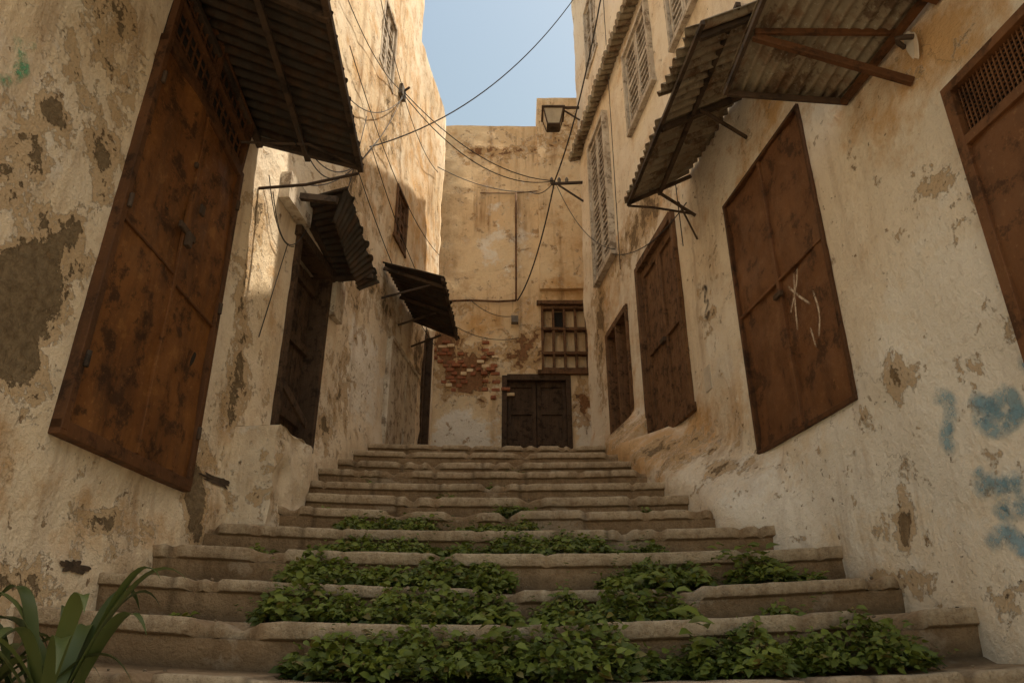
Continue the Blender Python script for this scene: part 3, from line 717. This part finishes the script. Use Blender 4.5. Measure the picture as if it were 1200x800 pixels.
# ------------------------------------------------------------ cables & lamp
def cable(name,pts,r,sag=0,n=22):
    cu=bpy.data.curves.new(name,'CURVE'); cu.dimensions='3D'; cu.bevel_depth=r; cu.bevel_resolution=2
    for (a,b,sg) in pts:
        a=Vector(a);b=Vector(b); sp=cu.splines.new('POLY'); sp.points.add(n)
        for k in range(n+1):
            u=k/n; p=a.lerp(b,u)+Vector((0,0,-4*sg*u*(1-u))); sp.points[k].co=(*p,1)
    o=bpy.data.objects.new(name,cu); COL.objects.link(o); cu.materials.append(M_cable); return o
br=Vector((.57,7.98,5.9))
cable('overhead_cable',[(wr(7.9,9.2,.0),wl(5.82,4.71,.03),.45)],.007)
cable('overhead_cable',[(wl(6.7,6.24,.05),br,.30),(wl(6.7,6.20,.05),br,.42)],.006)
cable('overhead_cable',[(wr(6.4,7.6,.05),br,.25),(br,(.08,9.44,4.86),.25)],.010)
cable('overhead_cable',[(wl(8.6,6.6,.04),(.3,9.42,6.75),.12),((.3,9.42,6.75),br,.1)],.006)
cable('overhead_cable',[(wl(4.6,5.6,.05),wl(6.7,6.22,.05),.18),(wl(6.7,6.22,.05),wl(5.82,4.71,.05),.1),(wl(5.82,4.71,.05),wl(4.45,3.25,.08),.15),(wl(6.7,6.2,.05),wl(8.6,6.5,.05),.15),(wl(5.82,4.7,.05),wl(8.4,4.4,.05),.12),(wl(5.3,6.8,.04),wl(6.7,6.25,.05),.1),(wl(5.0,5.2,.05),wl(8.9,5.3,.05),.3),(wl(5.5,4.2,.05),wl(8.9,3.9,.05),.18),(wl(4.9,4.6,.06),wl(6.7,6.15,.05),.25),(wl(4.6,3.6,.06),wl(5.82,4.7,.05),.2),(wl(5.1,3.2,.06),wl(5.6,4.9,.05),.1)],.0045)
cable('overhead_cable',[(wl(4.0,3.0,.03),wl(4.5,2.75,.03),.15),(wl(4.05,2.9,.05),wl(4.6,2.95,.06),.25),(wl(4.4,2.7,.03),wl(4.2,1.9,.03),.0),((-1.3,3.5,2.98),(-1.12,3.9,2.92),.14),((-1.35,3.6,2.98),(-1.3,3.52,2.86),0)],.0035)
cable('overhead_cable',[(wr(4.75,3.3,.04),wr(6.7,4.0,.05),.15),(wr(4.9,3.0,.04),wr(4.9,3.9,.05),.0),(wr(6.5,3.7,.04),wr(6.4,7.6,.05),.0),(wr(6.6,4.0,.05),br,.25)],.0045)
cable('overhead_cable',[((-.9,9.44,4.5),(.1,9.42,4.25),.12),((-.6,9.44,4.86),(0.05,9.42,4.6),.1)],.005)
mb=MB(); mb.beam(wr(7.95,5.85,0),br+Vector((-.05,0,-.05)),.03,.03); mb.beam(wr(7.95,5.55,0),br+Vector((.05,0,-.07)),.02,.02)
for dx in (-.04,.06,.16): mb.tube([br+Vector((dx,0,-.05)),br+Vector((dx,0,.02)),br+Vector((dx,0,.05))],[.018,.025,.012],1)
mb.done('cable_bracket',[M_dark,M_grey])
mb=MB(); mb.tube([wl(6.7,6.2,0),wl(6.7,6.3,.12)],.015); mb.box(WL.P,6.62,6.78,6.15,6.3,0,.06,1)
mb.done('cable_junction_box',[M_dark,M_grey],None,.004)
lamp=empty('street_lamp')
mb=MB(); c=Vector((.57,7.95,6.78))
mb.beam(wr(7.95,7.12,0),c+Vector((-.1,0,.34)),.03,.03); mb.beam(wr(7.95,6.9,0),c+Vector((.12,0,.32)),.02,.02)
def frust(c,z0,z1,a0,a1,mi):
    mb.hexa([c+Vector((-a0,-a0,z0)),c+Vector((a0,-a0,z0)),c+Vector((a0,a0,z0)),c+Vector((-a0,a0,z0)),c+Vector((-a1,-a1,z1)),c+Vector((a1,-a1,z1)),c+Vector((a1,a1,z1)),c+Vector((-a1,a1,z1))],mi)
frust(c,0,.22,.085,.135,1); frust(c,.22,.245,.16,.16,0); frust(c,.245,.33,.15,.05,0); frust(c,-.02,0,.09,.09,0)
for sx in (-1,1):
    for sy in (-1,1): mb.beam(c+Vector((sx*.088,sy*.088,0)),c+Vector((sx*.138,sy*.138,.22)),.016,.016,0)
mb.done('lantern',[M_dark,M_glass],lamp,.003)
mb=MB()
def sl(u,v,o): return wr(2.33+u*.05,2.42+v*.16,.03+o)
ids=[];ids2=[]
for k in range(20):
    a=2*math.pi*k/20; w=.55+.3*math.sin(a)
    ids.append(mb.addv(sl(math.cos(a)*w*.75,math.sin(a)*.45,0))); ids2.append(mb.addv(sl(math.cos(a)*w*.75,math.sin(a)*.45,.022)))
mb.face(ids); mb.face(ids2[::-1])
for k in range(20): mb.face([ids[k],ids[(k+1)%20],ids2[(k+1)%20],ids2[k]])
pts=[sl(-.6,.12,.02),sl(-.3,.16,.06),sl(0,.2,.075),sl(.3,.16,.06),sl(.6,.12,.02)]
mb.tube(pts,.012,1)
mb.done('hanging_slipper',[M_white,M_dark],None,.003)

# ------------------------------------------------------------ graffiti
def ribbon(mb,f,pts,w,mi=0):
    P_=[Vector((p[0],p[1])) for p in pts]; out=[]
    for k in range(len(P_)-1):
        a=P_[max(k-1,0)];b=P_[k];c=P_[k+1];d=P_[min(k+2,len(P_)-1)]
        for i in range(8):
            u=i/8; out.append(.5*((2*b)+(c-a)*u+(2*a-5*b+4*c-d)*u*u+(3*b-a-3*c+d)*u**3))
    out.append(P_[-1]); prev=None
    for k,p in enumerate(out):
        q=(out[min(k+1,len(out)-1)]-out[max(k-1,0)]); q.normalize(); s=Vector((-q.y,q.x))
        endf=min(1,k/4,(len(out)-1-k)/4)
        row=[]
        for m in range(7):
            o=(m-3)/3; pp=p+s*o*w/2
            row.append(mb.addv(f(pp.x,pp.y,.005),(max(0,1-abs(o)**1.6)*(.2+.8*endf),0,0,1)))
        if prev:
            for m in range(6): mb.face([prev[m],prev[m+1],row[m+1],row[m]],mi,True)
        prev=row
mb=MB(); f=WR.S
for s in ([(2.74,.98),(2.68,.94),(2.70,.86),(2.74,.80),(2.70,.74)],[(2.58,.92),(2.5,.86),(2.42,.88),(2.40,.80),(2.50,.77),(2.56,.83),(2.46,.84)],[(2.52,.88),(2.44,.78),(2.38,.82)],
          [(2.64,.66),(2.62,.60)],[(2.66,.56),(2.58,.60),(2.50,.55),(2.58,.50),(2.48,.49),(2.38,.53),(2.3,.50)],[(2.6,.55),(2.45,.58),(2.36,.52)],[(2.66,.38),(2.58,.42),(2.52,.36),(2.44,.41),(2.36,.36)],[(2.34,.95),(2.25,.9),(2.3,.8)]):
    ribbon(mb,f,s,.085)
mb.done('blue_graffiti',[M_blue],right)
mb=MB()
for s in ([(4.72,2.52),(4.66,2.50),(4.70,2.42),(4.64,2.37),(4.70,2.30),(4.66,2.24)],[(4.62,2.3),(4.68,2.26)]): ribbon(mb,f,s,.045)
mb.done('black_graffiti',[M_blk],right)
mb=MB(); g=lambda t,z,o: WR.P(t,z,.022)
for s in ([(3.52,1.98),(3.56,1.80),(3.58,1.66)],[(3.60,1.94),(3.50,1.82),(3.42,1.74)],[(3.48,1.99),(3.52,1.9),(3.62,1.78)],[(3.38,1.80),(3.36,1.66),(3.40,1.54)],[(3.44,1.5),(3.46,1.62)]): ribbon(mb,g,s,.020)
mb.done('white_scrawl',[M_chalk],right)
mb=MB()
for s in ([(2.12,2.22),(2.08,2.15),(2.12,2.08),(2.06,2.02)],[(2.05,2.18),(2.1,2.02),(2.02,1.95)]): ribbon(mb,WL.S,s,.05)
mb.done('green_graffiti',[M_teal],left)

# ------------------------------------------------------------ light
EL,AZ=math.radians(63),math.radians(93)
S=Vector((math.sin(AZ)*math.cos(EL),math.cos(AZ)*math.cos(EL),math.sin(EL)))
sun=bpy.data.lights.new('sun','SUN'); sun.energy=5; sun.angle=math.radians(.5); sun.color=(1,.86,.66)
so=bpy.data.objects.new('sun',sun); COL.objects.link(so); so.rotation_euler=S.to_track_quat('Z','Y').to_euler()
w=bpy.data.worlds.new('World'); scene.world=w; w.use_nodes=True; nt=w.node_tree
sky=nt.nodes.new('ShaderNodeTexSky'); sky.sky_type='NISHITA'; sky.sun_disc=False; sky.sun_elevation=EL; sky.sun_rotation=AZ
sky.air_density=2.8; sky.dust_density=5.0; sky.ozone_density=.9
bg=nt.nodes['Background']; nt.links.new(sky.outputs[0],bg.inputs[0]); bg.inputs[1].default_value=.15
cam=bpy.data.cameras.new('camera'); co=bpy.data.objects.new('camera',cam); COL.objects.link(co)
cam.lens=25.5; cam.sensor_width=36; cam.clip_end=1000; cam.clip_start=.05
co.location=(0,0,0); co.rotation_euler=(math.radians(90+24),0,0); scene.camera=co
scene.view_settings.view_transform='Standard'; scene.view_settings.look='None'; scene.view_settings.exposure=0
